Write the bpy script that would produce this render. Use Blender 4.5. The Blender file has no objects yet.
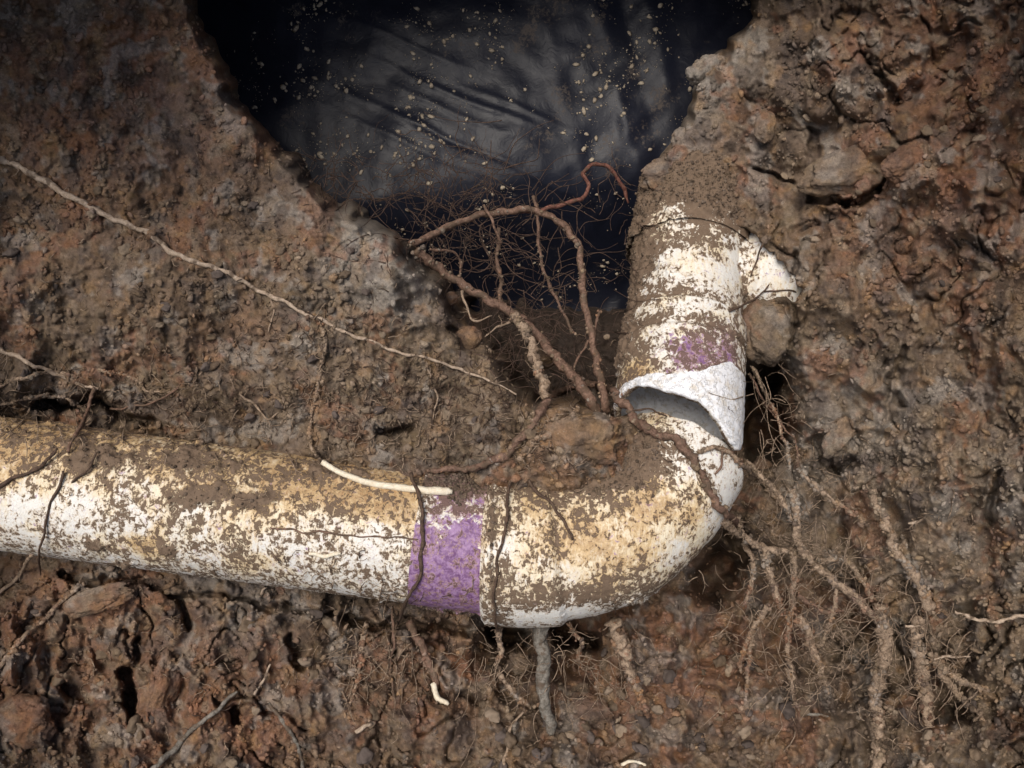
import bpy, math, random
import numpy as np
from mathutils import Vector

random.seed(7); rng = np.random.default_rng(7)
sc = bpy.context.scene
S = 0.00085                 # metres per unit (a unit is about 0.85 mm; the pipe is 110 mm across)
D = 760.0                   # camera distance to the bank, in units
PITCH = math.radians(45)    # the cut bank leans back at 45 degrees and the camera looks square at it

# ------------------------------------------------------------------ camera, sky, sun, exposure
cam = bpy.data.cameras.new('camera'); co = bpy.data.objects.new('camera', cam)
sc.collection.objects.link(co); sc.camera = co
cam.sensor_width = 36; cam.lens = 36 * D / 1024; cam.clip_start = 0.01; cam.clip_end = 50
NV = np.array([0, -math.sin(PITCH), math.cos(PITCH)]); UV = np.array([0, math.cos(PITCH), math.sin(PITCH)])
co.location = Vector(NV * D * S); co.rotation_euler = (PITCH, 0, 0)
W = bpy.data.worlds.new('World'); sc.world = W; W.use_nodes = True
wn = W.node_tree; sky = wn.nodes.new('ShaderNodeTexSky'); sky.sky_type = 'NISHITA'; sky.sun_disc = False
SUN = Vector((-0.24, -0.40, 0.88)).normalized()
sky.sun_elevation = math.asin(SUN.z); sky.sun_rotation = math.atan2(SUN.x, SUN.y)
sky.dust_density = 4; sky.air_density = 1.0
wn.links.new(sky.outputs[0], wn.nodes['Background'].inputs[0]); wn.nodes['Background'].inputs[1].default_value = 0.085
sl = bpy.data.lights.new('sun', 'SUN'); so = bpy.data.objects.new('sun', sl); sc.collection.objects.link(so)
sl.energy = 2.0; sl.angle = math.radians(32); sl.color = (1, .94, .86)
so.rotation_euler = SUN.to_track_quat('Z', 'Y').to_euler()
sc.view_settings.view_transform = 'Standard'; sc.view_settings.look = 'None'
sc.view_settings.exposure = 0.42; sc.view_settings.gamma = 1

# ------------------------------------------------------------------ maths helpers
PERM = np.random.default_rng(3).permutation(256); PERM = np.concatenate([PERM, PERM, PERM])
G3 = np.random.default_rng(4).normal(size=(256, 3)); G3 /= np.linalg.norm(G3, axis=1)[:, None]; G3 = (G3 * 1.6).astype(np.float32)
G2 = G3[:, :2] / np.linalg.norm(G3[:, :2], axis=1)[:, None] * 1.5

def n2(x, y, s, seed=0):
    x = np.asarray(x, float) / s + seed * 17.37; y = np.asarray(y, float) / s + seed * 9.71
    xi = np.floor(x).astype(int); yi = np.floor(y).astype(int); fx = x - xi; fy = y - yi
    u = fx * fx * fx * (fx * (fx * 6 - 15) + 10); v = fy * fy * fy * (fy * (fy * 6 - 15) + 10)
    def g(i, j):
        q = G2[PERM[PERM[(xi + i) & 255] + ((yi + j) & 255)]]
        return q[..., 0] * (fx - i) + q[..., 1] * (fy - j)
    a = g(0, 0) * (1 - u) + g(1, 0) * u; b = g(0, 1) * (1 - u) + g(1, 1) * u
    return a * (1 - v) + b * v

def n3(P, s, seed=0):
    Q = P / s + seed * 13.13; I = np.floor(Q).astype(int); F = Q - I; U = F * F * F * (F * (F * 6 - 15) + 10)
    r = 0
    for i in (0, 1):
        for j in (0, 1):
            for k in (0, 1):
                h = PERM[PERM[PERM[(I[:, 0] + i) & 255] + ((I[:, 1] + j) & 255)] + ((I[:, 2] + k) & 255)]
                g = G3[h]
                d = g[:, 0] * (F[:, 0] - i) + g[:, 1] * (F[:, 1] - j) + g[:, 2] * (F[:, 2] - k)
                r = r + d * (U[:, 0] if i else 1 - U[:, 0]) * (U[:, 1] if j else 1 - U[:, 1]) * (U[:, 2] if k else 1 - U[:, 2])
    return r

def worley(x, y, s, seed=0):
    x = np.asarray(x, float) / s; y = np.asarray(y, float) / s
    xi = np.floor(x).astype(int); yi = np.floor(y).astype(int)
    d1 = np.full(x.shape, 9.0); d2 = np.full(x.shape, 9.0)
    for i in (-1, 0, 1):
        for j in (-1, 0, 1):
            h = PERM[PERM[(xi + i + seed * 7) & 255] + ((yi + j) & 255)]; h2 = PERM[h + 31]
            d = (xi + i + h / 255. - x) ** 2 + (yi + j + h2 / 255. - y) ** 2
            m = d < d1; d2 = np.where(m, d1, np.minimum(d2, d)); d1 = np.where(m, d, d1)
    return np.sqrt(d1), np.sqrt(d2)

def ss(a, b, x):
    t = np.clip((x - a) / (b - a), 0, 1); return t * t * (3 - 2 * t)

def cam3(px, py, h):        # a point of the place in view-aligned axes (right, up, towards), in units
    d = D - h
    return np.stack([(px - 512) * d / D, -(py - 384) * d / D, h + 0 * px], -1)

def world(Q):               # view-aligned axes -> world metres
    Q = np.asarray(Q, float)
    return (Q[..., 0:1] * np.array([1., 0, 0]) + Q[..., 1:2] * UV + Q[..., 2:3] * NV) * S

def unproj(Q):
    d = D - Q[..., 2]
    return 512 + Q[..., 0] * D / d, 384 - Q[..., 1] * D / d, Q[..., 2]

def sdist(poly, x, y):      # signed distance, positive inside
    x = np.asarray(x, float); y = np.asarray(y, float); best = np.full(x.shape, 1e9); ins = np.zeros(x.shape, bool)
    n = len(poly)
    for i in range(n):
        ax, ay = poly[i]; bx, by = poly[(i + 1) % n]; ex, ey = bx - ax, by - ay
        t = np.clip(((x - ax) * ex + (y - ay) * ey) / (ex * ex + ey * ey), 0, 1)
        best = np.minimum(best, (x - ax - t * ex) ** 2 + (y - ay - t * ey) ** 2)
        c = ((ay > y) != (by > y)) & (x < (bx - ax) * (y - ay) / ((by - ay) or 1e-9) + ax); ins ^= c
    return np.where(ins, 1, -1) * np.sqrt(best)

import bmesh
def ico(sub):
    bm = bmesh.new(); bmesh.ops.create_icosphere(bm, subdivisions=sub, radius=1); v = np.array([q.co[:] for q in bm.verts]); f = np.array([[l.index for l in q.verts] for q in bm.faces]); bm.free(); return v, f
# ------------------------------------------------------------------ object helpers
def link(o): sc.collection.objects.link(o); return o

def tag(o, label=None, cat=None, group=None, kind=None):
    for k, v in (('label', label), ('category', cat), ('group', group), ('kind', kind)):
        if v: o[k] = v
    return o

def mesh_np(name, V, F, mat, attrs=None, smooth=True):
    """V world metres (n,3), F (m,4) or (m,3) int array"""
    me = bpy.data.meshes.new(name); V = np.asarray(V, np.float32); F = np.asarray(F, np.int32); k = F.shape[1]
    me.vertices.add(len(V)); me.vertices.foreach_set('co', V.ravel())
    me.loops.add(F.size); me.loops.foreach_set('vertex_index', F.ravel())
    me.polygons.add(len(F)); me.polygons.foreach_set('loop_start', np.arange(0, F.size, k, dtype=np.int32))
    me.polygons.foreach_set('use_smooth', np.full(len(F), smooth))
    me.update(calc_edges=True)
    for an, A in (attrs or {}).items():
        at = me.color_attributes.new(an, 'FLOAT_COLOR', 'POINT')
        C = np.ones((len(V), 4), np.float32); A = np.asarray(A); C[:, :A.shape[1]] = A
        at.data.foreach_set('color', C.ravel())
    me.materials.append(mat); return me

def obj(name, V, F, mat, parent=None, attrs=None, smooth=True, base=None):
    """links ONE mesh object; V in world metres; origin at base (or the parent's place)"""
    V = np.asarray(V)
    if parent is not None: b = np.array(parent['_base'])
    else: b = np.array(base if base is not None else V.mean(0))
    o = link(bpy.data.objects.new(name, mesh_np(name, V - b, F, mat, attrs, smooth)))
    o['_base'] = [float(q) for q in b]
    if parent is not None: o.parent = parent
    else: o.location = b
    return o

def empty(name, Q):
    o = link(bpy.data.objects.new(name, None)); b = world(np.array(Q)); o.location = b; o['_base'] = [float(q) for q in b]
    o.empty_display_size = 0.02; return o

def grid_faces(nu, nv, wrap=False):
    i = np.arange(nu - 1)[:, None]; j = np.arange(nv if wrap else nv - 1)[None, :]; j2 = (j + 1) % nv
    return np.stack([i * nv + j, i * nv + j2, (i + 1) * nv + j2, (i + 1) * nv + j], -1).reshape(-1, 4)

# ------------------------------------------------------------------ materials
class NT:
    def __init__(s, name):
        s.m = bpy.data.materials.new(name); s.m.use_nodes = True; s.t = s.m.node_tree; s.N = s.t.nodes; s.L = s.t.links
        s.b = s.N['Principled BSDF']; tc = s.N.new('ShaderNodeTexCoord'); mp = s.N.new('ShaderNodeMapping')
        mp.inputs['Scale'].default_value = (1 / S,) * 3; s.L.new(tc.outputs['Object'], mp.inputs[0]); s.co = mp.outputs[0]
    def put(s, sock, v):
        if isinstance(v, bpy.types.NodeSocket): s.L.new(v, sock)
        elif isinstance(v, (tuple, list)): sock.default_value = (*v[:3], 1) if sock.type == 'RGBA' else v
        else: sock.default_value = v
    def noise(s, size, detail=4, rough=.6, dist=0., co=None, col=False):
        n = s.N.new('ShaderNodeTexNoise'); n.inputs['Scale'].default_value = 1 / size; n.inputs['Detail'].default_value = detail
        n.inputs['Roughness'].default_value = rough; n.inputs['Distortion'].default_value = dist
        s.L.new(co or s.co, n.inputs['Vector']); return n.outputs['Color' if col else 'Fac']
    def vor(s, size, feat='F1', co=None):
        n = s.N.new('ShaderNodeTexVoronoi'); n.feature = feat; n.inputs['Scale'].default_value = 1 / size
        s.L.new(co or s.co, n.inputs['Vector']); return n.outputs['Distance']
    def scale(s, v):
        n = s.N.new('ShaderNodeMapping'); n.inputs['Scale'].default_value = v; s.L.new(s.co, n.inputs[0]); return n.outputs[0]
    def math(s, op, a, b=0., c=None, clamp=False):
        n = s.N.new('ShaderNodeMath'); n.operation = op; n.use_clamp = clamp; s.put(n.inputs[0], a); s.put(n.inputs[1], b)
        if c is not None: s.put(n.inputs[2], c)
        return n.outputs[0]
    def step(s, v, lo, hi, a=0., b=1.):
        n = s.N.new('ShaderNodeMapRange'); n.interpolation_type = 'SMOOTHSTEP'
        s.put(n.inputs[0], v); s.put(n.inputs[1], lo); s.put(n.inputs[2], hi); s.put(n.inputs[3], a); s.put(n.inputs[4], b); return n.outputs[0]
    def mix(s, f, a, b, mode='MIX'):
        n = s.N.new('ShaderNodeMix'); n.data_type = 'RGBA'; n.blend_type = mode
        s.put(n.inputs[0], f); s.put(n.inputs[6], a); s.put(n.inputs[7], b); return n.outputs[2]
    def attr(s, name):
        n = s.N.new('ShaderNodeVertexColor'); n.layer_name = name; return n.outputs[0]
    def sep(s, c):
        n = s.N.new('ShaderNodeSeparateColor'); s.L.new(c, n.inputs[0]); return n.outputs
    def bump(s, h, strength, dist=1., prev=None):
        n = s.N.new('ShaderNodeBump'); n.inputs['Strength'].default_value = strength; n.inputs['Distance'].default_value = dist * S
        s.L.new(h, n.inputs['Height'])
        if prev: s.L.new(prev, n.inputs['Normal'])
        return n.outputs[0]
    def out(s, col, rough=.8, normal=None, spec=.3):
        s.put(s.b.inputs['Base Color'], col); s.put(s.b.inputs['Roughness'], rough); s.b.inputs['Specular IOR Level'].default_value = spec
        if normal: s.L.new(normal, s.b.inputs['Normal'])
        return s.m

def m_soil(name='soil', attr=True, col=(.2, .14, .1), rough=1.0, spec=.12):
    t = NT(name)
    base = t.attr('Col') if attr else col
    n1 = t.noise(9, 6, .7, .6); n2_ = t.noise(2.2, 4, .7, 1.0); n3_ = t.noise(34, 4, .6)
    v = t.math('MULTIPLY_ADD', n1, 1.3, .35); c = t.mix(1., base, (0, 0, 0), 'MULTIPLY')
    hsv = t.N.new('ShaderNodeHueSaturation'); t.put(hsv.inputs['Color'], base)
    t.put(hsv.inputs['Value'], t.math('MULTIPLY', v, t.math('MULTIPLY_ADD', n2_, 1.5, .25)))
    t.put(hsv.inputs['Hue'], t.math('MULTIPLY_ADD', n3_, .03, .485)); t.put(hsv.inputs['Saturation'], t.math('MULTIPLY_ADD', t.noise(17, 3), .6, .56))
    grit = t.step(t.vor(3.6), .22, .12); gsel = t.step(t.noise(12, 2), .52, .6)
    c = t.mix(t.math('MULTIPLY', t.math('MULTIPLY', grit, gsel), .45), hsv.outputs[0], (.42, .35, .27))
    pit = t.step(t.noise(4.5, 3, .6, 1.5), .40, .30)
    c = t.mix(t.math('MULTIPLY', pit, .35), c, t.mix(1., base, (.35, .3, .28), 'MULTIPLY'))
    b1 = t.bump(n1, .6, 5); b2 = t.bump(n2_, .8, 1.8, b1); b3 = t.bump(t.math('MULTIPLY', pit, -1.), .6, 1.5, b2)
    return t.out(c, t.math('MULTIPLY_ADD', n3_, -.35, rough + .12), b3, spec)

def m_pipe(name='stained_pipe'):
    """attribute Dirt: r mud bias, g orange bias, b bare clean plastic; attribute Tint: r purple primer, g thick mud"""
    t = NT(name); d = t.sep(t.attr('Dirt')); q = t.sep(t.attr('Tint'))
    warp = t.scale((1.0, .95, 1.0))
    worm = t.math('ADD', t.math('MULTIPLY', t.noise(6.2, 4, .6, .9, warp), .72), t.math('MULTIPLY', t.noise(24, 4, .6, .4), .28)); fine = t.noise(2.6, 3, .6, 1.2); big = t.noise(26, 5, .65, .8)
    white = t.mix(t.noise(14, 3), (.70, .68, .62), (.86, .85, .81))
    cream = t.mix(t.step(big, .4, .6), (.70, .53, .30), (.80, .71, .53))
    streak = t.noise(5, 4, .65, .3, t.scale((1.9, .55, .8)))
    orange = t.mix(t.step(t.math('ADD', t.math('MULTIPLY', t.noise(7, 4, .7, 1.0), .5), t.math('MULTIPLY', streak, .5)), .38, .62), (.30, .16, .065), (.62, .45, .24))
    ov = t.math('ADD', t.math('ADD', d[1], t.math('MULTIPLY_ADD', worm, 1.9, -.95)), t.math('MULTIPLY_ADD', streak, 1.8, -.9))
    om = t.math('MULTIPLY', t.step(ov, .25, .85), .92)
    cm = t.step(t.math('ADD', t.math('ADD', d[1], .0), t.math('ADD', t.math('MULTIPLY_ADD', big, 1.6, -.8), t.math('MULTIPLY_ADD', streak, .8, -.4))), -.05, .5)
    c = t.mix(cm, white, cream); c = t.mix(om, c, orange)
    pur = t.mix(t.step(t.noise(6, 4, .7, .8), .35, .66), (.15, .065, .165), (.37, .23, .40))
    pm = t.step(t.math('ADD', q[0], t.math('MULTIPLY_ADD', t.noise(7, 5, .75, .6), 3.2, -1.6)), .25, .65)
    c = t.mix(pm, c, pur)
    mudc = t.mix(t.noise(8, 5, .7), (.10, .066, .043), (.23, .162, .11))
    mudc = t.mix(t.math('MULTIPLY', q[0], .6, clamp=True), mudc, (.17, .09, .11))
    mb = t.math('ADD', t.math('ADD', d[0], t.math('MULTIPLY_ADD', worm, 5.2, -2.45)), t.math('MULTIPLY_ADD', t.math('ADD', t.math('MULTIPLY', fine, .5), t.math('MULTIPLY', streak, .5)), 3.0, -1.5))
    mm = t.step(mb, .42, .68); thin = t.step(mb, -.05, .48)
    c = t.mix(t.math('MULTIPLY', thin, .5), c, (.50, .34, .18))
    c = t.mix(mm, c, mudc)
    clean = t.step(t.math('ADD', d[2], t.math('MULTIPLY_ADD', fine, .8, -.4)), .45, .6)
    c = t.mix(clean, c, t.mix(t.step(t.noise(9, 5, .75), .45, .7), (.83, .84, .86), (.62, .56, .47)))
    tm = t.step(t.math('ADD', q[1], t.math('MULTIPLY_ADD', fine, .5, -.25)), .38, .56)
    c = t.mix(tm, c, mudc)
    allm = t.math('MAXIMUM', mm, tm)
    h = t.math('ADD', t.math('MULTIPLY', allm, .8), t.math('MULTIPLY', fine, t.math('MULTIPLY_ADD', clean, -.6, .7)))
    bm = t.bump(h, .75, 1.6)
    return t.out(c, t.math('MULTIPLY_ADD', allm, .35, .5), bm, .35)

def m_root(name, ca, cb, rough=.7, mud=.4):
    t = NT(name); n = t.noise(4, 5, .7, .8); k = t.noise(11, 3)
    c = t.mix(t.step(n, .32, .68), ca, cb); c = t.mix(t.math('MULTIPLY', t.step(k, .62 - mud * .4, .72 - mud * .3), .85), c, (.11, .075, .05))
    return t.out(c, rough, t.bump(t.noise(2.2, 4, .7), .8, 1.5), .3)

M = dict(soil=m_soil(), pipe=m_pipe(),
    root_pale=m_root('root_pale', (.30, .22, .155), (.52, .41, .31), mud=.25),
    root_brown=m_root('root_brown', (.09, .05, .034), (.25, .155, .11), mud=.35),
    root_dark=m_root('root_dark', (.045, .028, .02), (.12, .075, .05), mud=.2),
    root_red=m_root('root_red', (.10, .035, .025), (.24, .11, .08), mud=.2),
    root_grey=m_root('root_grey', (.10, .088, .07), (.26, .235, .20), mud=.3),
    root_mud=m_root('root_mud', (.17, .12, .08), (.42, .31, .22), mud=.15),
    peel=m_root('peeled_root', (.72, .62, .45), (.86, .79, .64), .6, mud=-.3),
    hair=m_root('root_hair', (.045, .027, .02), (.15, .095, .07), mud=.1))
def m_plastic():
    t = NT('black_plastic'); n = t.noise(60, 5, .6, .5); f = t.noise(5, 5, .75, .5)
    dust = t.math('MULTIPLY', t.step(t.math('ADD', t.noise(55, 4, .6), t.math('MULTIPLY_ADD', f, .9, -.45)), .62, .78), .75)
    c = t.mix(t.noise(90, 3), (.005, .006, .011), (.011, .013, .024)); c = t.mix(dust, c, (.10, .08, .065))
    return t.out(c, t.math('MULTIPLY_ADD', t.math('ADD', n, dust), .3, .27), t.bump(t.noise(16, 5, .6, 1.2), .2, 4), .24)
M['plastic'] = m_plastic()
def m_fleck():
    t = NT('clay_fleck'); return t.out(t.mix(t.noise(12, 3), (.22, .16, .11), (.50, .44, .34)), .9, t.bump(t.noise(2, 3), .6, 1.), .1)
M['fleck'] = m_fleck()

# ------------------------------------------------------------------ the lie of the soil
CP = np.array([  # px, py, height, reach
 (-200,-200,90,1),(512,-200,-30,1),(1250,-200,120,1),(-250,400,20,1),(1300,400,120,1),(-200,950,60,1),(512,980,60,1),(1250,950,60,1),
 (0,0,45,1),(110,0,40,1),(190,0,5,1),(0,150,35,1),(120,150,40,1),(220,120,10,1),(290,170,-5,1),(0,280,18,1),(150,290,28,1),(300,290,28,1),
 (395,285,46,.7),(340,225,24,.6),(420,318,22,.5),(430,310,-5,.8),(470,360,-5,.8),(420,390,10,1),(0,365,-15,1),(60,395,-62,.7),(130,405,-50,.7),(200,390,-8,1),(250,430,-35,.7),(300,400,12,1),
 (0,440,-60,.8),(150,450,-60,.8),(300,450,0,.7),(370,455,10,.7),(440,462,18,.7),(500,430,42,.8),(510,462,48,.5),(560,425,50,.8),(560,462,62,.6),(605,440,38,.6),(610,470,52,.5),(640,455,10,.5),
 (0,590,-60,1),(150,610,-48,1),(0,650,-30,1),(80,660,-55,.8),(60,710,-75,.7),(150,700,-20,1),(250,650,-40,1),(0,768,-10,1),(200,768,0,1),(300,720,-30,1),(360,640,-55,1),
 (420,640,-40,.8),(430,720,-15,1),(470,640,-40,.6),(508,642,-230,.8),(545,650,-60,.3),(578,640,-230,.8),(480,690,-25,.8),(545,700,-30,.8),(545,768,0,1),(620,650,-45,.8),(660,690,-55,1),(700,640,-90,.9),(728,565,-210,.8),
 (650,768,-20,1),(750,640,-95,.8),(760,720,-40,1),(840,768,-10,1),(960,768,20,1),(1024,768,30,1),(770,350,-20,.6),(768,385,-200,.7),(765,430,-200,.7),(775,470,-60,.6),
 (790,540,-60,.8),(820,600,-55,.8),(850,640,-70,.8),(850,690,-80,.8),(900,560,0,.8),(940,620,-20,.8),(960,690,-60,.7),(1010,640,25,1),(810,420,-15,.7),(850,470,-20,.7),(810,360,10,.8),
 (850,290,35,1),(900,380,45,1),(950,480,85,.8),(1024,480,95,1),(1024,380,85,1),(1024,200,85,1),(940,150,60,1),(1024,60,80,1),(930,30,40,1),(838,80,42,.9),(990,100,95,.8),(985,195,96,.7),(905,120,25,.6),(790,120,-30,.5),(950,525,45,.6),(905,480,50,.5),(845,190,30,.7),
 (790,70,-40,.8),(770,150,-50,.8),(790,220,-20,.8),(820,260,5,.8),(722,110,-62,.9),(712,165,-62,.8),(690,150,-68,.7),(672,175,-82,.6),(745,200,-45,.7),(690,200,-72,.35),(750,0,-90,.8),(820,0,-10,1),(704,60,-70,.8),(780,310,-28,.6),(750,330,-45,.5)], float)
CAV = [(196,-260),(200,0),(222,55),(240,92),(280,140),(330,190),(372,215),(412,246),(440,280),(468,318),(500,352),(517,385),(535,400),(580,402),(612,405),
       (660,400),(690,350),(668,215),(640,196),(640,182),(662,150),(683,125),(694,98),(690,74),(722,52),(752,8),(758,-260)]
BRANCH = [(655,262),(690,241),(716,236),(742,231),(764,243),(776,262),(788,280),(804,294),(797,304),(776,296),(752,303),(738,314),(736,420),(640,420),(600,330)]

def soil_base(x, y):
    out = np.zeros(x.shape); wsum = np.zeros(x.shape)
    for px, py, h, r in CP:
        d2 = (x - px) ** 2 + (y - py) ** 2
        w = r * r / (d2 + 350.) ** 1.5
        out += w * h; wsum += w
    return out / wsum

def soil_h(x, y, fine=True):
    x = np.asarray(x, float); y = np.asarray(y, float)
    wx = x + 9 * n2(x, y, 40, 1) + 4 * n2(x, y, 13, 2); wy = y + 9 * n2(x, y, 40, 3) + 4 * n2(x, y, 13, 4)
    h = soil_base(wx, wy)
    right = ss(700, 800, x); low = ss(560, 620, y); left = (1 - right) * (1 - low)
    # cavity with the plastic behind it
    sd = sdist(CAV, wx, wy); soft = 26 - 12 * ss(450, 600, x)
    h = h + (-390 + 130 * ss(275, 330, wy + 14 * n2(x, y, 18, 25)) - h) * ss(-soft * .7, soft * .6, sd)
    # uncovered branch of the fitting
    sb = sdist(BRANCH, wx + 3 * n2(x, y, 7, 8), wy); h = np.where(sb > -8, np.minimum(h, h + (-175 - h) * ss(-5, 3, sb)), h)
    cav = ss(-20, 10, sd)
    # shape detail
    ro = np.clip(.6 + .4 * ss(250, 420, y) + .5 * n2(x, y, 110, 23), .4, 1.2)
    h += 12 * n2(wx, wy, 95, 5) * (1 - cav)
    h += (7 + 7 * right + 9 * low) * n2(wx, wy, 42, 6)
    rid = 1 - np.abs(n2(wx, wy * .8, 30, 7)) * 2.2
    h += (3 + 6 * right + 8 * low) * np.clip(rid, -.3, 1)
    a, b = worley(wx + .3 * y * low, wy, 34, 1); h += (2 + 10 * right * ss(.1, -.2, n2(x, y, 150, 11) * 1.0 - .2) + 3 * low) * (np.clip(b - a, 0, .5) - .2)
    a, b = worley(wx, wy, 15, 2); h += ro * (1.0 + 2.6 * low + 1.4 * right) * (np.clip(b - a, 0, .45) * 2 - .4)
    # crevices
    cr = np.abs(n2(wx * .9 + wy * .45, wy * .5 - wx * .25, 34, 12)); msk = ss(.0, .25, n2(x, y, 90, 13))
    h -= (13 * low + 9 * right + 3) * (1 - ss(.0, .075, cr)) * msk * (1 - cav)
    cr = np.abs(n2(wx, wy, 22, 14)); msk = ss(.05, .3, n2(x, y, 60, 15)); h -= (8 * low + 6 * right + 3) * (1 - ss(0, .09, cr)) * msk * (1 - cav)
    for (x0, y0), (x1, y1), w, dep in CUTS:
        ex, ey = x1 - x0, y1 - y0; t = np.clip(((wx - x0) * ex + (wy - y0) * ey) / (ex * ex + ey * ey), 0, 1)
        d = np.sqrt((wx - x0 - t * ex) ** 2 + (wy - y0 - t * ey) ** 2); h -= dep * (1 - ss(w * .3, w, d))
    if fine:
        h += ro * (4.6 * n2(wx, wy, 15, 16) + 3.0 * n2(x, y, 8, 17) + 2.3 * n2(x, y, 4.2, 18) + 1.0 * np.abs(n2(x, y, 6, 24)) * 3)
        h += 2.2 * np.clip(.35 - worley(x, y, 7, 5)[0], 0, 1) * 2.5 * ss(-.2, .3, n2(x, y, 50, 19))
    up = np.clip(-y - 14, 0, 1e4); si = np.clip(np.maximum(-x - 14, x - 1038), 0, 1e4); dn = np.clip(y - 785, 0, 1e4)   # unseen pit walls beyond the frame, raised to shade the edges of view
    h += (200 * (1 - np.exp(-up / 140)) + 190 * (1 - np.exp(-si / 150)) + 120 * (1 - np.exp(-dn / 200)))
    h = np.minimum(h, 380 + .15 * (h - 380))
    return h
CUTS = [((500,636),(522,640),15,150),((564,634),(590,642),15,150),((762,378),(764,450),24,170),((722,560),(706,588),20,120),((736,530),(742,555),12,80),((452,330),(500,360),8,30),((40,405),(150,418),8,40),((340,618),(470,630),8,45),((60,575),(330,612),5,30),((122,668),(140,712),9,55),((140,640),(128,664),5,25),((70,690),(92,700),12,30),((182,600),(186,625),7,30),((234,708),(238,722),5,30),((296,645),(300,668),7,35),
        ((807,199),(845,199),5,32),((845,199),(878,190),6,36),((878,190),(890,178),5,30),((885,75),(897,100),9,26),((760,175),(795,182),5,22),
        ((812,445),(838,470),9,30),((838,470),(852,455),7,26),((940,705),(972,722),10,40),((930,590),(934,606),6,26),((792,250),(796,345),4,18),
        ((55,400),(120,408),9,26),((380,432),(410,432),7,28),((815,130),(822,150),5,18),((1000,470),(992,520),5,14),((905,350),(880,400),5,16),((460,690),(480,700),6,24),((500,688),(512,700),6,24)]

# soil grid: dense in view, coarse far beyond
def axis(a, b, st, far):
    core = np.arange(a, b + st, st); g = []; s = st; v = core[-1]
    while v < b + far: s *= 1.09; v += s; g.append(v)
    g2 = []; s = st; v = core[0]
    while v > a - far: s *= 1.09; v -= s; g2.append(v)
    return np.concatenate([g2[::-1], core, g])
gx = axis(-12, 1036, 1.55, 900); gy = axis(-12, 780, 1.55, 620)
GX, GY = np.meshgrid(gx, gy, indexing='ij'); HX = soil_h(GX, GY)

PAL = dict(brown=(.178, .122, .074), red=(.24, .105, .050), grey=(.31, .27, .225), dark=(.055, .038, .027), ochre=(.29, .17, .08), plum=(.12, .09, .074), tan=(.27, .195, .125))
REG = [  # px, py, radius, colour, weight
 (90,60,150,'red',.9),(10,0,90,'dark',.25),(140,170,70,'red',.5),(165,120,36,'grey',.6),(120,180,22,'plum',.9),(60,270,120,'brown',.9),(200,280,120,'brown',.8),(230,330,40,'red',.5),  # the dark spot at the top left corner is painted light falloff
 (215,60,70,'red',.8),(250,170,50,'plum',.35),(365,255,34,'grey',1.5),(395,290,30,'grey',1.1),(325,205,26,'grey',.9),(280,240,30,'ochre',.3),(300,180,40,'plum',.7),(350,360,70,'tan',.5),
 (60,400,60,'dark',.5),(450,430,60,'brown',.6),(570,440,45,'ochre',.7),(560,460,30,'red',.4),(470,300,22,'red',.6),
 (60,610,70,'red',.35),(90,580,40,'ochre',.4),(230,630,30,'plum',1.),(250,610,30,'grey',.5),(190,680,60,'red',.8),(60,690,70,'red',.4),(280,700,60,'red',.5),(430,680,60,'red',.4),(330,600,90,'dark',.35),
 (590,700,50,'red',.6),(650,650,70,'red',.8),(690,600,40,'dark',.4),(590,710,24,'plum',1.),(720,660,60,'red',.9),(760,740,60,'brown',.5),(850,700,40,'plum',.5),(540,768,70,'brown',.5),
 (950,490,60,'tan',1.2),(1010,500,50,'grey',.35),(860,430,60,'grey',.4),(900,560,80,'tan',.9),(1000,640,80,'tan',.8),(820,600,60,'tan',.6),(960,330,90,'brown',.7),
 (990,190,80,'red',1.1),(900,230,70,'red',.6),(1000,30,120,'red',.9),(950,80,80,'red',.6),(830,60,80,'plum',.5),(770,120,60,'plum',.4),(710,70,30,'grey',1.2),(850,75,40,'tan',.4),(845,170,45,'tan',.5),(960,220,24,'grey',.5),(765,125,14,'ochre',.9),
 (1010,270,24,'plum',.9),(760,330,40,'tan',.5),(700,190,50,'red',.35),(690,150,30,'grey',.5),(780,390,60,'dark',.4),(960,0,110,'dark',.6),(830,10,90,'dark',.5),(1024,60,60,'dark',.5)]  # dark spots along the top edge paint corner light falloff into the soil
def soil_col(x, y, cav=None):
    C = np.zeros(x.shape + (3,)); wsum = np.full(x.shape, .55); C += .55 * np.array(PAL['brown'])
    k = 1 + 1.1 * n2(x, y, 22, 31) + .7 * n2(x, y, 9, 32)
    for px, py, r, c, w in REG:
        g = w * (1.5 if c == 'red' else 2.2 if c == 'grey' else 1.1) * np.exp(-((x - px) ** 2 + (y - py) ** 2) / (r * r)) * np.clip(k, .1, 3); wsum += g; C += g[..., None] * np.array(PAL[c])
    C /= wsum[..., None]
    for c, sc_, sd_, th in (('red', 60, 33, .18), ('grey', 38, 34, .26), ('dark', 26, 35, .26), ('ochre', 24, 36, .32), ('tan', 18, 37, .28), ('plum', 30, 38, .3)):
        m = .6 * ss(th, th + .22, n2(x, y, sc_, sd_) + .35 * n2(x, y, 8, sd_ + 9))[..., None]; C = C * (1 - m) + np.array(PAL[c]) * m
    return C
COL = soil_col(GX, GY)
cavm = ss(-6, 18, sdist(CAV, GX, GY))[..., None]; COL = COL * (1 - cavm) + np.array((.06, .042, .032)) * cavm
V = world(cam3(GX, GY, HX)).reshape(-1, 3)
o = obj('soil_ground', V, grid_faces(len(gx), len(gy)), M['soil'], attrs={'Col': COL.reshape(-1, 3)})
tag(o, 'brown and red clay soil of the dug out bank around the pipes', kind='structure')

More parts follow.
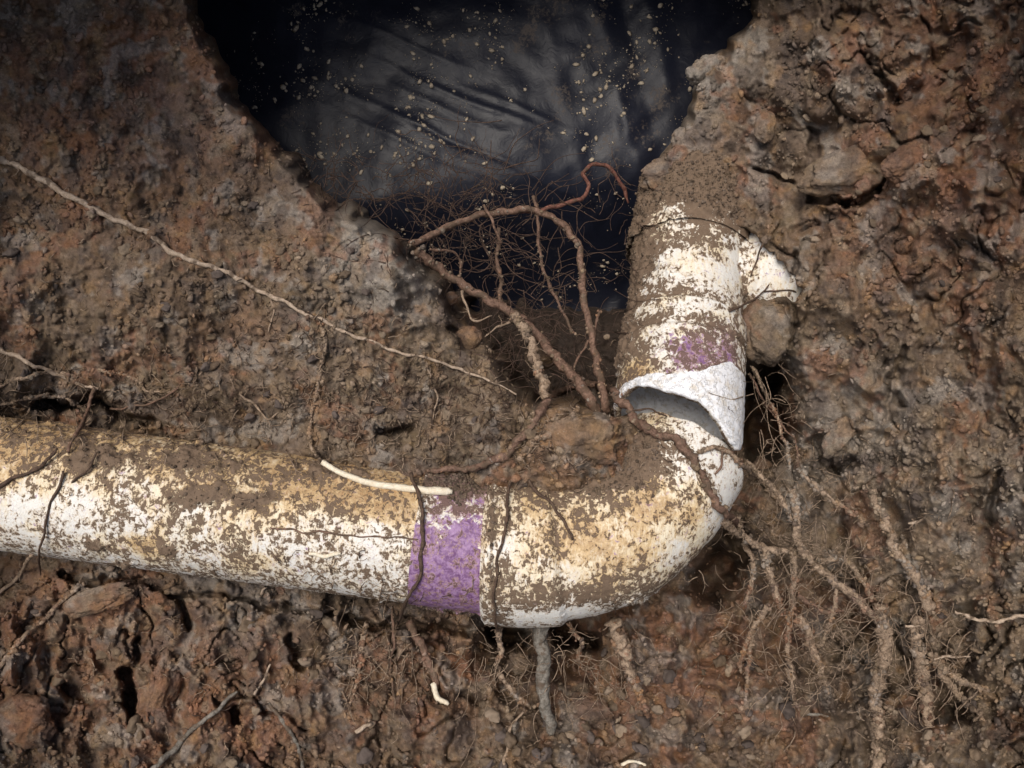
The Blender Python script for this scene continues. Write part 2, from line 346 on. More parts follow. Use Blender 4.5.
# ------------------------------------------------------------------ depth of what lies on top (for laying roots on it)
ZX0, ZY0, ZC = -220, -220, 2.0; ZB = np.full((740, 620), -1e9)
def splat(Q):
    px, py, h = unproj(Q); i = ((px - ZX0) / ZC).astype(int); j = ((py - ZY0) / ZC).astype(int)
    k = (i >= 0) & (i < ZB.shape[0]) & (j >= 0) & (j < ZB.shape[1]); np.maximum.at(ZB, (i[k], j[k]), h[k])
def top_h(px, py):
    px = np.asarray(px, float); py = np.asarray(py, float)
    i = np.clip(((px - ZX0) / ZC).astype(int), 0, ZB.shape[0] - 1); j = np.clip(((py - ZY0) / ZC).astype(int), 0, ZB.shape[1] - 1)
    return np.maximum(soil_h(px, py, False), ZB[i, j])

# ------------------------------------------------------------------ pipes
def catmull(P, step):
    P = np.asarray(P, float); n = len(P); E = np.vstack([2 * P[0] - P[1], P, 2 * P[-1] - P[-2]]); out = []
    for i in range(n - 1):
        p0, p1, p2, p3 = E[i:i + 4]; m = max(2, int(np.linalg.norm((p2 - p1)[:3]) / step)); t = (np.arange(m) / m)[:, None]
        out.append(.5 * (2 * p1 + (p2 - p0) * t + (2 * p0 - 5 * p1 + 4 * p2 - p3) * t ** 2 + (3 * p1 - p0 - 3 * p2 + p3) * t ** 3))
    out.append(P[-1:]); return np.vstack(out)

def frames(C):
    T = np.gradient(C, axis=0); T /= np.linalg.norm(T, axis=1)[:, None] + 1e-12
    ref = np.array([0, 0, 1.]); N = np.zeros_like(T); v = ref - T[0] * (ref @ T[0])
    if np.linalg.norm(v) < .2: v = np.cross(T[0], [0, 1., 0])
    N[0] = v / np.linalg.norm(v)
    for i in range(1, len(C)):
        v = N[i - 1] - T[i] * (N[i - 1] @ T[i]); N[i] = v / (np.linalg.norm(v) + 1e-12)
    return T, N, np.cross(T, N)

def blob(Q, spots):
    """sum of soft round spots, each set by a place on the near surface: (px, py, h, radius_x, radius_y, weight)"""
    r = np.zeros(len(Q))
    for px, py, h, rx, ry, w in spots:
        c = cam3(np.array(float(px)), np.array(float(py)), h)
        r += w * np.exp(-((Q[:, 0] - c[0]) / rx) ** 2 - ((Q[:, 1] - c[1]) / ry) ** 2 - ((Q[:, 2] - c[2]) / max(rx, ry, 40)) ** 2)
    return r

def pipe_mesh(C, R, n, paint, crust, rim0=None, rim1=None, wall=7, inner=True):
    """C centre line (m,3), R radii (m); rim offsets shift the end rings lengthways by angle -> vertices, faces, attributes"""
    T, N, B = frames(C); a = np.linspace(0, 2 * math.pi, n, endpoint=False)
    ring = N[:, None, :] * np.cos(a)[None, :, None] + B[:, None, :] * np.sin(a)[None, :, None]
    P = C[:, None, :] + ring * R[:, None, None]
    L = np.concatenate([[0], np.cumsum(np.linalg.norm(np.diff(C, axis=0), axis=1))])
    if rim0 is not None: P += T[:, None, :] * (rim0(a)[None, :] * np.clip(1 - L / 60, 0, 1)[:, None])[..., None]
    if rim1 is not None: P += T[:, None, :] * (rim1(a)[None, :] * np.clip(1 - (L[-1] - L) / 60, 0, 1)[:, None])[..., None]
    Pf = P.reshape(-1, 3); rf = ring.reshape(-1, 3)
    A, Tn = paint(Pf); th = crust(Pf, A, Tn)
    Po = Pf + rf * th[:, None]
    F = grid_faces(len(C), n, True); Vv = Po; Aa, Tt = A, Tn
    if inner:
        Pi = (P - ring * wall).reshape(-1, 3); Pi = Pi + rf * .6 * n3(Pi, 5, 2)[:, None]
        Ai = A.copy() * 0; Ai[:, 2] = .9; Ti = Tn * 0
        k = len(Pf); Fi = grid_faces(len(C), n, True)[:, ::-1] + k
        j = np.arange(n); j2 = (j + 1) % n; e = (len(C) - 1) * n
        c0 = np.stack([j, j2, j2 + k, j + k], -1)[:, ::-1]; c1 = np.stack([e + j, e + j2, e + j2 + k, e + j + k], -1)
        Vv = np.vstack([Po, Pi]); F = np.vstack([F, Fi, c0, c1]); Aa = np.vstack([A, Ai]); Tt = np.vstack([Tn, Ti])
    MUDDY.append((Po, rf, ss(.35, .7, Tn[:, 1] + .1) ))
    splat(Po)
    return Vv, F, Aa, Tt

def mud_crust(Q, A, Tn):
    g = n3(Q, 11, 40) + .5 * n3(Q, 5, 41); m = ss(.3, .75, Tn[:, 1] + .35 * g)
    fine = n3(Q, 2.6, 42)
    k = ss(.35, .8, A[:, 0] + .5 * n3(Q, 6, 43))
    return m * (2.2 + 3.0 * np.clip(g, -.5, 1) + .9 * fine) + k * (.5 + .3 * fine) + .25 * n3(Q, 4, 44) * (1 - np.clip(A[:, 2], 0, .9))

MUDDY = []
def mud_bits(parent, cnt):
    c0 = ico(1); g = np.random.default_rng(cnt); Vs, Cs = [], []
    for Po, rf, m in MUDDY:
        m = m * (rf[:, 2] > -.3); 
        if m.sum() < 50: continue
        i = g.choice(len(Po), size=int(cnt * m.sum() / len(Po)) + 5, p=m / m.sum()); n = len(i); sz = .5 + 1.6 * g.random(n) ** 3
        rr = g.random((n, len(c0[0]))) * .7 + .6; Vs.append((Po[i][:, None] + c0[0][None] * (rr * sz[:, None])[..., None]).reshape(-1, 3)); Cs.append(np.repeat(np.array([[.15, .105, .07]]) * (.6 + .9 * g.random(n))[:, None], len(c0[0]), 0))
    MUDDY.clear(); Vs = np.vstack(Vs); k = len(Vs) // len(c0[0]); F = (c0[1][None] + (np.arange(k) * len(c0[0]))[:, None, None]).reshape(-1, 3)
    obj('mud_crumbs', world(Vs), F, M['soil'], parent, {'Col': np.vstack(Cs)})['kind'] = 'stuff'

# --- long horizontal pipe
A0 = cam3(np.array(-260.), np.array(449.), 0.); A1 = cam3(np.array(520.), np.array(549.), 0.)
ax_len = np.linalg.norm(A1 - A0)
def pipe_pt(px):   # centre of the long pipe where it appears at px
    t = (px + 260) / 780.; return A0 + (A1 - A0) * t
def paint_pipe(Q):
    px, py, h = unproj(Q); t = (Q[:, 0] - A0[0]) / (A1[0] - A0[0]); cy = A0[1] + (A1[1] - A0[1]) * t
    v = (Q[:, 1] - cy) / 66.   # -1 underside .. 1 upper edge
    w = n3(Q, 45, 50); w2 = n3(Q, 18, 51)
    mud = .24 + .03 * ss(.25, 1.0, v + .5 * w) + .28 * w2 + .50 * ss(-.80, -1.05, v)
    org = .0 + .75 * ss(-.1, .7, v + .45 * w) + .35 * w2
    dx = Q[:, 0] + 512
    mud += -.22 * ss(150, 20, dx) * ss(.35, -.1, v)
    spots = [(100,458,25,55,22,.9),(190,460,25,26,18,.9),(235,468,30,24,16,.7),(200,500,55,34,12,1.0),(262,498,55,26,9,.8),(175,546,45,13,9,1.1),(130,560,25,16,6,.7),(95,545,50,16,8,.7),
             (330,470,30,30,10,.6),(360,520,60,10,50,.2),(395,580,40,24,12,.5),(300,470,35,30,12,.4),(20,440,30,30,14,.3),(445,480,35,30,16,.5)]
    th = .75 * blob(Q, spots) + 0 * v + .32 * w2
    org += blob(Q, [(150,545,50,30,14,.8),(260,560,45,30,12,.6),(30,445,20,60,22,.5),(330,480,40,60,20,.5),(240,530,60,60,16,.35),(375,505,60,36,18,.4)])
    mud += .35 * blob(Q, spots) - blob(Q, [(60,505,60,60,22,.25),(390,545,60,30,30,.25)])
    A = np.stack([mud, org, 0 * mud], -1); Tn = np.stack([0 * mud, th], -1); return A, Tn
def line(p, q, st): m = max(3, int(np.linalg.norm(q - p) / st)); return p + (q - p) * np.linspace(0, 1, m)[:, None]

drain = empty('drain_pipe', pipe_pt(250.))
tag(drain, 'white plastic drain pipe stained orange and brown, running from left into the elbow', 'pipe')
C = line(pipe_pt(-260.), pipe_pt(500.), 1.5)
Vv, F, A, Tn = pipe_mesh(C, np.full(len(C), 65.), 300, paint_pipe, mud_crust, inner=False)
obj('pipe', world(Vv), F, M['pipe'], drain, {'Dirt': A, 'Tint': Tn})
# purple primer band
def paint_band(Q):
    px, py, h = unproj(Q); v = (Q[:, 1] - (A0[1] + (A1[1] - A0[1]) * (Q[:, 0] - A0[0]) / (A1[0] - A0[0]))) / 66.
    w = n3(Q, 16, 52); mud = -.16 + .70 * ss(.2, .9, v + .4 * w) + .5 * ss(-.82, -1., v) + .15 * w
    org = .1 + .3 * w; th = .75 * ss(.62, .95, v + .3 * w) + .5 * ss(-.88, -1., v) + .5 * blob(Q, [(484,560,50,5,90,.8)])
    e = blob(Q, [(421,500,60,9,26,-.7),(424,565,60,5,18,-.5)])
    return np.stack([mud, org, 0 * mud], -1), np.stack([1.35 + .2 * w + e - .75 * ss(.05, .5, v + .5 * w), th], -1)
C = line(pipe_pt(420.), pipe_pt(492.), 1.3)
Vv, F, A, Tn = pipe_mesh(C, np.full(len(C), 66.), 300, paint_band, mud_crust, inner=False)
obj('primer_band', world(Vv), F, M['pipe'], drain, {'Dirt': A, 'Tint': Tn})['label'] = 'purple primer band on the pipe'

# --- elbow
EC = catmull(np.array([cam3(np.array(float(x)), np.array(float(y)), h) for x, y, h in
      ((486,548,0),(530,550,2),(572,546,4),(612,533,6),(644,513,6),(664,490,0),(675,471,-8),(685,456,-17))]), 1.4)
EL = np.concatenate([[0], np.cumsum(np.linalg.norm(np.diff(EC, axis=0), axis=1))])
ER = 69 + 5 * (1 - ss(66, 74, EL)) + 0 * EL; ER -= 6.5 * ss(120, 180, EL) ; ER += 1.5 * ss(EL[-1] - 62, EL[-1] - 54, EL)
ER -= 5 * (1 - ss(0, 5, EL))
def paint_elbow(Q):
    px, py, h = unproj(Q); w = n3(Q, 32, 60); w2 = n3(Q, 14, 61)
    low = ss(-175, -215, Q[:, 1] + 14 * w)
    mud = .22 + .30 * w + .30 * w2 + blob(Q, [(560,480,25,60,22,.6),(500,540,60,12,90,.25),(555,520,60,6,50,.35),(560,590,45,30,16,.75),(640,585,45,50,16,.5),(520,470,20,30,20,.3),(615,600,20,20,12,.5),
          (690,560,20,22,30,.35),(650,455,40,24,24,.5),(500,600,30,14,26,.6),(600,500,60,24,14,.3),(700,520,40,20,26,.1)]) \
        - blob(Q, [(560,606,30,60,9,.9),(650,520,60,50,34,.3),(720,480,20,34,50,.5),(560,550,60,50,22,.25),(715,540,10,18,40,.3)])
    org = .30 + .3 * w + blob(Q, [(600,545,60,45,35,.5),(650,500,60,26,26,.5),(540,500,60,40,30,.4),(690,500,40,16,30,.4)]) - blob(Q, [(560,606,30,90,14,1.),(720,480,20,30,40,.8),(690,450,30,24,24,.7),(700,570,0,30,16,.6)])
    pu = blob(Q, [(627,424,20,9,11,1.5)]); th = blob(Q, [(575,478,20,60,14,.9),(625,468,20,36,24,.9),(492,540,60,4,80,.65),(640,445,20,20,22,.9),(575,592,38,18,7,.6),(640,596,28,34,6,.5),(700,575,-10,40,14,.3),(692,505,45,10,20,.4)]) + .2 * w2 + .3 * n3(Q, 6, 63)
    cl = blob(Q, [(696,434,0,42,20,1.1),(735,470,-20,14,18,.5)])
    Q3 = Q  # bare plastic just below the open lip
    return np.stack([mud - pu, org, cl], -1), np.stack([pu, th - pu], -1)
Vv, F, A, Tn = pipe_mesh(EC, ER, 320, paint_elbow, mud_crust, rim1=lambda a: 1.5 * np.sin(3 * a + 1) + 1.2 * np.sin(11 * a), wall=7)
obj('elbow', world(Vv), F, M['pipe'], drain, {'Dirt': A, 'Tint': Tn})['label'] = 'stained quarter bend at the end of the pipe'

mud_bits(drain, 16000)
# --- broken upper fitting
P0 = cam3(np.array(677.), np.array(419.), 4.); P1 = cam3(np.array(699.), np.array(150.), -150.)
UL = np.linalg.norm(P1 - P0); UT = (P1 - P0) / UL
def upt(l): return P0 + UT * l
def prof(L):
    r = 63.5 - 1.2 * (1 - ss(0, 6, L)) - 3.5 * ss(72, 78, L) + 3.0 * ss(80, 84, L) - 4.5 * ss(104, 109, L) + 0 * L
    r += 3 * ss(165, 200, L) - 2 * ss(220, 226, L); return r
def along(Q): return (Q - P0) @ UT
def rim_break(a):       # the lip broke unevenly: it reaches further down on the right
    d = np.mod(a - RA + math.pi, 2 * math.pi) - math.pi; return -34 * np.exp(-(d / .75) ** 2) + 8 * np.exp(-((np.abs(d) - 1.9) / .6) ** 2) + 2.2 * np.sin(5 * a + .5) + .5 * np.sin(17 * a) + .3 * np.sin(31 * a)
RA = 0.
def paint_fit(Q):
    L = along(Q); w = n3(Q, 34, 70); w2 = n3(Q, 13, 71); X = Q[:, 0] - (P0 + UT * L[:, None])[:, 0]
    mud = .42 + .30 * w + .35 * w2 + .9 * ss(150, 175, L + 14 * w) + .5 * np.exp(-((L - 79) / 6) ** 2) - .25 * np.exp(-((L - 95) / 9) ** 2) + .3 * np.exp(-((L - 112) / 5) ** 2)
    mud += .35 * ss(-30, -62, X) * ss(45, 70, L)
    cl = 1.1 * (1 - ss(15, 22, L + 5 * w2 - 26 * ss(-5, 45, X))) - .5 * ss(-40, -56, X)
    org = .12 + .25 * w + .9 * np.exp(-((X + 48) / 14) ** 2 - ((L - 22) / 16) ** 2)
    pur = blob(Q, [(698,352,55,26,24,1.0),(730,352,35,12,26,.8),(640,385,45,20,6,.35)]) * ss(112, 90, L)
    th = 1.0 * ss(140, 158, L + 12 * w + 10 * w2) * np.clip(1 - blob(Q, [(664,226,-55,26,26,3.0),(716,255,-35,54,32,3.0)]), 0, 1) + .5 * np.exp(-((L - 79) / 4) ** 2) * ss(.1, -.2, w2)
    th += .75 * ss(-46, -60, X) * ss(30, 60, L) + .35 * ss(118, 135, L) * ss(0, -30, X)
    th -= .8 * blob(Q, [(665,318,40,44,18,1.)])
    mud -= blob(Q, [(662,226,-55,22,24,1.35),(716,256,-35,58,34,1.3),(665,318,20,44,16,.3)])
    return np.stack([mud, org, cl], -1), np.stack([pur, th], -1)
wye = empty('broken_pipe_fitting', P0)
tag(wye, 'white upper pipe fitting with broken lip, muddy and split off from the elbow', 'pipe fitting')
L = np.linspace(0, 1, 180) * 205; C = upt(0) + UT * L[:, None]
_T, _N, _B = frames(C); RA = math.atan2(_B[0] @ np.array([1., 0, .75]), _N[0] @ np.array([1., 0, .75]))
Vv, F, A, Tn = pipe_mesh(C, prof(L), 320, paint_fit, mud_crust, rim0=rim_break, wall=6.5)
k = len(L) * 320   # broken edge reads pinkish brown
A[k:k + 2 * 320] = (.42, .2, 0)
obj('fitting_body', world(Vv), F, M['pipe'], wye, {'Dirt': A, 'Tint': Tn})['label'] = 'fitting body with bare white broken lip'
L = np.linspace(200, 300, 70); C = upt(0) + UT * L[:, None]
Vv, F, A, Tn = pipe_mesh(C, np.full(len(L), 60.) + 4 * (1 - ss(222, 228, L)), 200, paint_fit, lambda Q, A, T: mud_crust(Q, A, T) * 1.6 + 1.5 * n3(Q, 22, 75), inner=False)
obj('upper_pipe', world(Vv), F, M['pipe'], wye, {'Dirt': A, 'Tint': Tn})['label'] = 'upper pipe caked in mud'
def paint_branch(Q):
    w = n3(Q, 20, 80); mud = .06 + .3 * w + .35 * n3(Q, 9, 81)
    mud -= blob(Q, [(780,285,-40,24,20,.4)])
    return np.stack([mud, .12 + .25 * w, 0 * mud], -1), np.stack([0 * mud, 0 * mud + .1 * w], -1)
BC = line(cam3(np.array(694.), np.array(272.), -76.), cam3(np.array(835.), np.array(287.), -80.), 1.5); BLn = np.linspace(0, 1, len(BC))
Vv, F, A, Tn = pipe_mesh(BC, 46 + 9 * ss(.3, .36, BLn), 240, paint_branch, mud_crust, inner=False)
obj('branch', world(Vv), F, M['pipe'], wye, {'Dirt': A, 'Tint': Tn})['label'] = 'white side branch half buried in the bank'

mud_bits(wye, 9000)
# ------------------------------------------------------------------ black plastic sheet in the cavity
sx = np.arange(120, 800, 2.5); sy = np.arange(-240, 318, 2.5); SX, SY = np.meshgrid(sx, sy, indexing='ij')
def sheet_h(x, y):
    h = -205 - 110 * ss(170, 330, y + .15 * (x - 500)) + 6 * n2(x, y, 90, 90) + 1.5 * n2(x, y, 22, 91)
    u = (x * .40 - y * .92); vv = x * .92 + y * .40     # folds run down to the right
    for q0, v0, ln, amp in ((60,470,90,5),(78,455,70,4),(106,470,110,6),(128,430,80,3.5),(30,400,60,3),(48,520,60,4)):
        h += .42 * amp * np.exp(-((u - (q0 * .92 - 0) * -1 - 150 - 5 * n2(vv, u, 70, 97)) / 3) ** 2 - ((vv - v0) / ln) ** 2)
    h += 2.2 * n2(x, y, 60, 92)
    for cx, cy, amp in ((610, 60, 16), (640, 80, -14), (660, 60, 10), (585, 180, 8)):   # upright folds by the right edge
        d = x - cx - .25 * (y - cy) - 6 * n2(x, y, 60, 93); h += .4 * amp * np.exp(-(d / 9) ** 2) * (.5 + n2(x, y, 70, 98))
    h += 2.5 * n2(x + .9 * y, (y - .3 * x) * .25, 26, 94) * ss(520, 640, x)
    return h
SHH = sheet_h(SX, SY)
Vt = world(cam3(SX, SY, SHH)); back = Vt - NV * 1.2 * S
k = Vt.shape[0] * Vt.shape[1]; F = grid_faces(len(sx), len(sy))
o = obj('plastic_sheet', np.vstack([Vt.reshape(-1, 3), back.reshape(-1, 3)]), np.vstack([F, F[:, ::-1] + k]), M['plastic'])
tag(o, 'black plastic sheet speckled with clay at the back of the hole', 'plastic sheet')

# ------------------------------------------------------------------ small bits, many at once
OCT = np.array([(1,0,0),(-1,0,0),(0,1,0),(0,-1,0),(0,0,1),(0,0,-1),(.6,.6,.55),(-.6,.6,.5),(.6,-.6,.5),(-.6,-.6,.55)], float)
IV, IF = ico(1)
def scatter(name, px, py, h, size, mat, label, cat=None, flat=.7, cols=None):
    n = len(px); c = cam3(px, py, h); r = rng.random((n, len(IV))) * .7 + .65
    ang = rng.random(n) * 6.28; st = 1 + .6 * rng.random(n)
    v = IV[None] * r[..., None]; x = v[..., 0] * st[:, None]; y = v[..., 1] / st[:, None] ** .5; z = v[..., 2] * flat
    X = x * np.cos(ang)[:, None] - y * np.sin(ang)[:, None]; Y = x * np.sin(ang)[:, None] + y * np.cos(ang)[:, None]
    P = c[:, None, :] + np.stack([X, Y, z], -1) * size[:, None, None]
    F = (IF[None] + (np.arange(n) * len(IV))[:, None, None]).reshape(-1, 3)
    at = {'Col': np.repeat(cols, len(IV), 0)} if cols is not None else None
    o = obj(name, world(P.reshape(-1, 3)), F, mat, attrs=at, smooth=True); return tag(o, label, cat, kind='stuff')

n = 46000; px = rng.random(n) * 1070 - 20; py = rng.random(n) * 800 - 15
dens = .45 + .9 * n2(px, py, 60, 100) + .5 * n2(px, py, 20, 101) + .25 * ss(350, 450, py); keep = (rng.random(n) < dens) & (sdist(CAV, px, py) < -4); px, py = px[keep], py[keep]
h = soil_h(px, py); zb = top_h(px, py) > h + 3; px, py, h = px[~zb], py[~zb], h[~zb]
size = .8 + 1.9 * rng.random(len(px)) ** 3 + 2.0 * (rng.random(len(px)) < .05)
cc = soil_col(px, py) * (.75 + .7 * rng.random(len(px)))[:, None]
scatter('soil_crumbs', px, py, h + size * .3, size, M['soil'], 'loose crumbs and grit lying over the clay bank', cols=cc)
# clay flecks on the sheet
n = 15000; px = rng.uniform(200, 750, n); py = rng.uniform(-10, 330, n)
dens = .0 + 1.1 * n2(px, py, 55, 110) + .9 * n2(px, py, 14, 111) + .75 * np.exp(-((px - 400) / 70) ** 2 - ((py - 140) / 45) ** 2) + .4 * np.exp(-((px - 350) / 50) ** 2 - ((py - 165) / 30) ** 2) + .3 * np.exp(-((px - 620) / 40) ** 2 - ((py - 60) / 70) ** 2) - .5 * np.exp(-((px - 540) / 60) ** 2 - ((py - 150) / 60) ** 2)
keep = rng.random(n) < dens; px, py = px[keep], py[keep]; size = .45 + 3.2 * rng.random(len(px)) ** 8
scatter('clay_flecks', px, py, sheet_h(px, py) + .6, size, M['fleck'], 'pale flecks of clay stuck to the black plastic', flat=.15)

# ------------------------------------------------------------------ roots
def root_geo(pts, r0, r1, lump=.25, lift=.5, n=8, seed=0, step=2.2, wob=1.2):
    """pts (px,py) laid on what is there, or (px,py,h) free; returns world verts and faces"""
    free = len(pts[0]) == 3
    if free: P = catmull([(a, b, c) for a, b, c in pts], step)
    else: P = catmull([(a, b, 0) for a, b in pts], step)
    m = len(P); t = np.linspace(0, 1, m); R = r0 + (r1 - r0) * t
    P[:, 0] += wob * n2(t * m * step, 0 * t + seed * 3.3, 16, 120) * 2; P[:, 1] += wob * n2(t * m * step, 0 * t + seed * 5.1 + 40, 16, 121) * 2
    if not free:
        h = top_h(P[:, 0], P[:, 1]); k = min(9, m // 2 * 2 + 1); w = np.ones(k) / k; hp = np.pad(h, k // 2, mode='edge')
        hm = np.array([hp[i:i + k].max() for i in range(m)]); hs = np.convolve(np.pad(hm, k // 2, mode='edge'), w, 'valid')[:m]; P[:, 2] = hs + R * lift
    C = cam3(P[:, 0], P[:, 1], P[:, 2]); _, N, B = frames(C); a = np.linspace(0, 2 * math.pi, n, endpoint=False)
    ring = N[:, None] * np.cos(a)[None, :, None] + B[:, None] * np.sin(a)[None, :, None]
    Q = C[:, None] + ring * R[:, None, None]; f = 1 + lump * 1.6 * n3(Q.reshape(-1, 3), 7, 130).reshape(m, n) + lump * .9 * n3(Q.reshape(-1, 3), 3, 131).reshape(m, n)
    f *= np.where(t > .97, .6, 1)[:, None]
    Q = C[:, None] + ring * (R[:, None] * f)[..., None]
    Q = np.concatenate([Q.reshape(-1, 3), C[:1], C[-1:]]); F = grid_faces(m, n, True); j = np.arange(n); j2 = (j + 1) % n; k = m * n
    caps = np.concatenate([np.stack([j2, j, j * 0 + k, j * 0 + k], -1), np.stack([(m - 1) * n + j, (m - 1) * n + j2, j * 0 + k + 1, j * 0 + k + 1], -1)])
    return Q, F, caps[:, :3], P

def tris(F, caps): return np.vstack([F[:, [0, 1, 2]], F[:, [0, 2, 3]], caps])

def side_hairs(P, R, n, ln, seed):
    """fine side rootlets sprouting from a root, joined"""
    g = np.random.default_rng(seed); Vs, Fs, k = [], [], 0
    for _ in range(n):
        i = g.integers(2, len(P) - 2); ang = g.uniform(0, 6.28); l = ln * g.uniform(.4, 1.3); d = np.array([math.cos(ang), math.sin(ang) + .35]); p = P[i].copy(); pts = [p.copy()]
        for s in range(4):
            d = d + g.normal(0, .35, 2); d /= np.linalg.norm(d); p = p + np.array([d[0] * l / 4, d[1] * l / 4, g.normal(0, 1.2)]); pts.append(p.copy())
        q = catmull(pts, 2.5); C = cam3(q[:, 0], q[:, 1], q[:, 2]); _, N, B = frames(C); r = (.75 * np.linspace(1, .35, len(q)))[:, None, None]
        a = np.array([0, 2.1, 4.2]); ring = N[:, None] * np.cos(a)[None, :, None] + B[:, None] * np.sin(a)[None, :, None]
        Vs.append((C[:, None] + ring * r).reshape(-1, 3)); Fs.append(grid_faces(len(q), 3, True) + k); k += len(q) * 3
    return np.vstack(Vs), np.vstack(Fs)

RS = [0]
def root(label, pts, r0, r1, mat='root_brown', lump=.25, hairs=0, hl=12, lift=.5, wob=1.2, name='root', group=None, cat='root', n=8):
    RS[0] += 1; Q, F, caps, P = root_geo(pts, r0, r1, lump, lift, n, RS[0], wob=wob)
    o = obj(name, world(Q), tris(F, caps), M[mat], base=world(Q[-2])); tag(o, label, cat, group)
    if hairs:
        v, f = side_hairs(P, r0, hairs, hl, RS[0]); h = obj('side_rootlets', world(v), f, M['hair'] if mat not in ('root_pale', 'root_mud') else M['root_mud'], o); h['kind'] = 'stuff'
    if hairs >= 6 and mat in ('root_mud', 'root_brown'):
        g = np.random.default_rng(RS[0] + 900); m = int(len(P) * (4.5 if mat == 'root_mud' else .9)); i = g.integers(0, len(P), m); r_ = r0 + (r1 - r0) * i / len(P)
        an = g.uniform(0, 6.28, m); c = cam3(P[i, 0], P[i, 1], P[i, 2]) + np.stack([np.cos(an) * r_ * .9, np.cos(an) * r_ * .4 + g.normal(0, 1, m), np.sin(an) * r_ * .9], -1)
        sz = .6 + 1.9 * g.random(m) ** 2 * min(1.5, .5 + r0 / 4); rr = g.random((m, len(IV))) * .7 + .6
        Vc = c[:, None] + IV[None] * (rr * sz[:, None])[..., None]; Fc = (IF[None] + (np.arange(m) * len(IV))[:, None, None]).reshape(-1, 3)
        cc = soil_col(P[i, 0], P[i, 1]) * (.9 + .6 * g.random(m))[:, None]
        h = obj('mud_crumbs', world(Vc.reshape(-1, 3)), Fc, M['soil'], o, {'Col': np.repeat(cc, len(IV), 0)}); h['kind'] = 'stuff'
    return o

# left bank
root('long pale root running diagonally down across the left bank', [(-30,146),(0,158),(40,178),(100,213),(140,230),(185,258),(225,272),(265,293),(320,320),(360,338),(400,352),(440,362),(480,378),(515,393)], 3.3, 1.1, 'root_pale', .3, 16, 12)
root('thin root dropping from the long pale root down to the pipe', [(323,322),(325,350),(318,385),(312,420),(311,447),(322,462)], 1.7, 1.2, 'root_mud', .4, 6, 9)
root('thin short rootlet hanging just left of the dropping root', [(272,296),(273,312),(269,335)], 1.1, .7, 'root_mud')
root('pale root over the dark hollow at the left edge above the pipe', [(-20,344),(0,350),(40,368),(75,382),(98,389)], 2.6, 1.6, 'root_pale', .4, 8, 14)
root('brown root slanting up from the left edge to the knot above the pipe', [(-20,398),(0,384),(25,378),(50,372),(75,376)], 2.4, 1.5, 'root_mud', .4, 8, 14)
root('root hanging from the knot down onto the stained pipe', [(95,388),(88,405),(80,425),(72,440),(66,452)], 2.2, 1.3, 'root_brown', .4, 5, 12)
root('low root across the hollow just above the pipe at far left', [(0,405),(25,398),(50,396),(70,400),(90,412)], 1.9, 1.2, 'root_mud', .4, 6, 12)
root('curling rootlet right of the knot above the pipe', [(98,370),(115,372),(135,380),(150,392),(175,390)], 1.5, .9, 'root_mud', .4, 8, 14)
root('thin rootlet crossing the shaded soil right of the knot', [(110,410),(140,405),(165,398),(180,385)], 1.3, .8, 'root_brown', .4, 5, 12)
root('short rootlet in the hollow left of the soil heap', [(238,395),(255,405),(268,418),(280,412)], 1.2, .8, 'root_mud', .4, 3, 10)
root('rootlet hanging under the long root above the soil heap', [(425,362),(432,380),(438,400),(430,425)], 1.1, .7, 'root_mud', .4, 3, 10)
# cavity
root('arching root in front of the black plastic, bent like a knee', [(410,244,-15),(440,232,-40),(470,218,-60),(505,212,-75),(530,210,-80),(555,220,-85),(575,238,-85),(581,260,-85),(583,290,-80),(590,330,-65),(597,365,-45),(603,388,-20),(606,402,-10),(606,418,-30)], 3.4, 4.0, 'root_brown', .22, 26, 22, n=10)
root('thin reddish root curling up from the arch to the upper pipe', [(520,212,-82),(555,207,-95),(580,200,-105),(587,188,-115),(584,172,-125),(600,165,-140),(618,178,-150),(628,202,-160)], 2.6, 2.2, 'root_red', .2, 6, 14)
root('thick brown root slanting down through the dark cavity', [(416,250,-20),(440,270,-40),(475,292,-50),(510,312,-55),(532,328,-60),(548,348,-60),(566,368,-50),(582,388,-25),(592,402,-15),(600,418,-30)], 4.6, 5.4, 'root_brown', .25, 26, 20, n=10)
root('shaggy muddy root forking down off the thick slanting root', [(512,314,-48),(528,338,-42),(536,360,-35),(543,382,-20),(546,402,0)], 4.6, 4.2, 'root_mud', .5, 30, 14, n=10)
root('thin upright root hanging left of the knee bend in the cavity', [(533,196,-82),(538,225,-84),(541,255,-80),(550,288,-80),(562,312,-78),(577,334,-75)], 2.0, 1.5, 'root_brown', .3, 14, 22)
root('thin twig crossing the arching root', [(484,206,-62),(493,225,-60),(503,243,-66)], 1.6, 1.0, 'root_brown')
root('fuzzy upright root between the arch and the thick root', [(499,228,-72),(497,255,-70),(501,280,-64),(500,304,-52)], 2.2, 2.0, 'root_brown', .5, 34, 18)
root('pale twig fork low in the cavity beside the thick root', [(462,290,-35),(468,312,-30),(474,322,-25),(492,316,-30)], 1.4, .8, 'root_mud', .3, 3, 12)
root('pale twig poking left out of the thick root', [(510,322,-45),(495,328,-40),(484,338,-38)], 1.4, .7, 'root_mud', .3, 2, 10)
root('rootlet arching on the left rim of the cavity', [(430,250,-20),(452,252,-40),(460,266,-50),(458,285,-50)], 1.5, 1.0, 'root_brown', .3, 6, 16)
root('thin root at the cavity bottom beside the knee root', [(600,312,-70),(588,340,-70),(575,362,-60),(572,385,-40)], 1.5, 1.2, 'root_brown', .3, 8, 16)
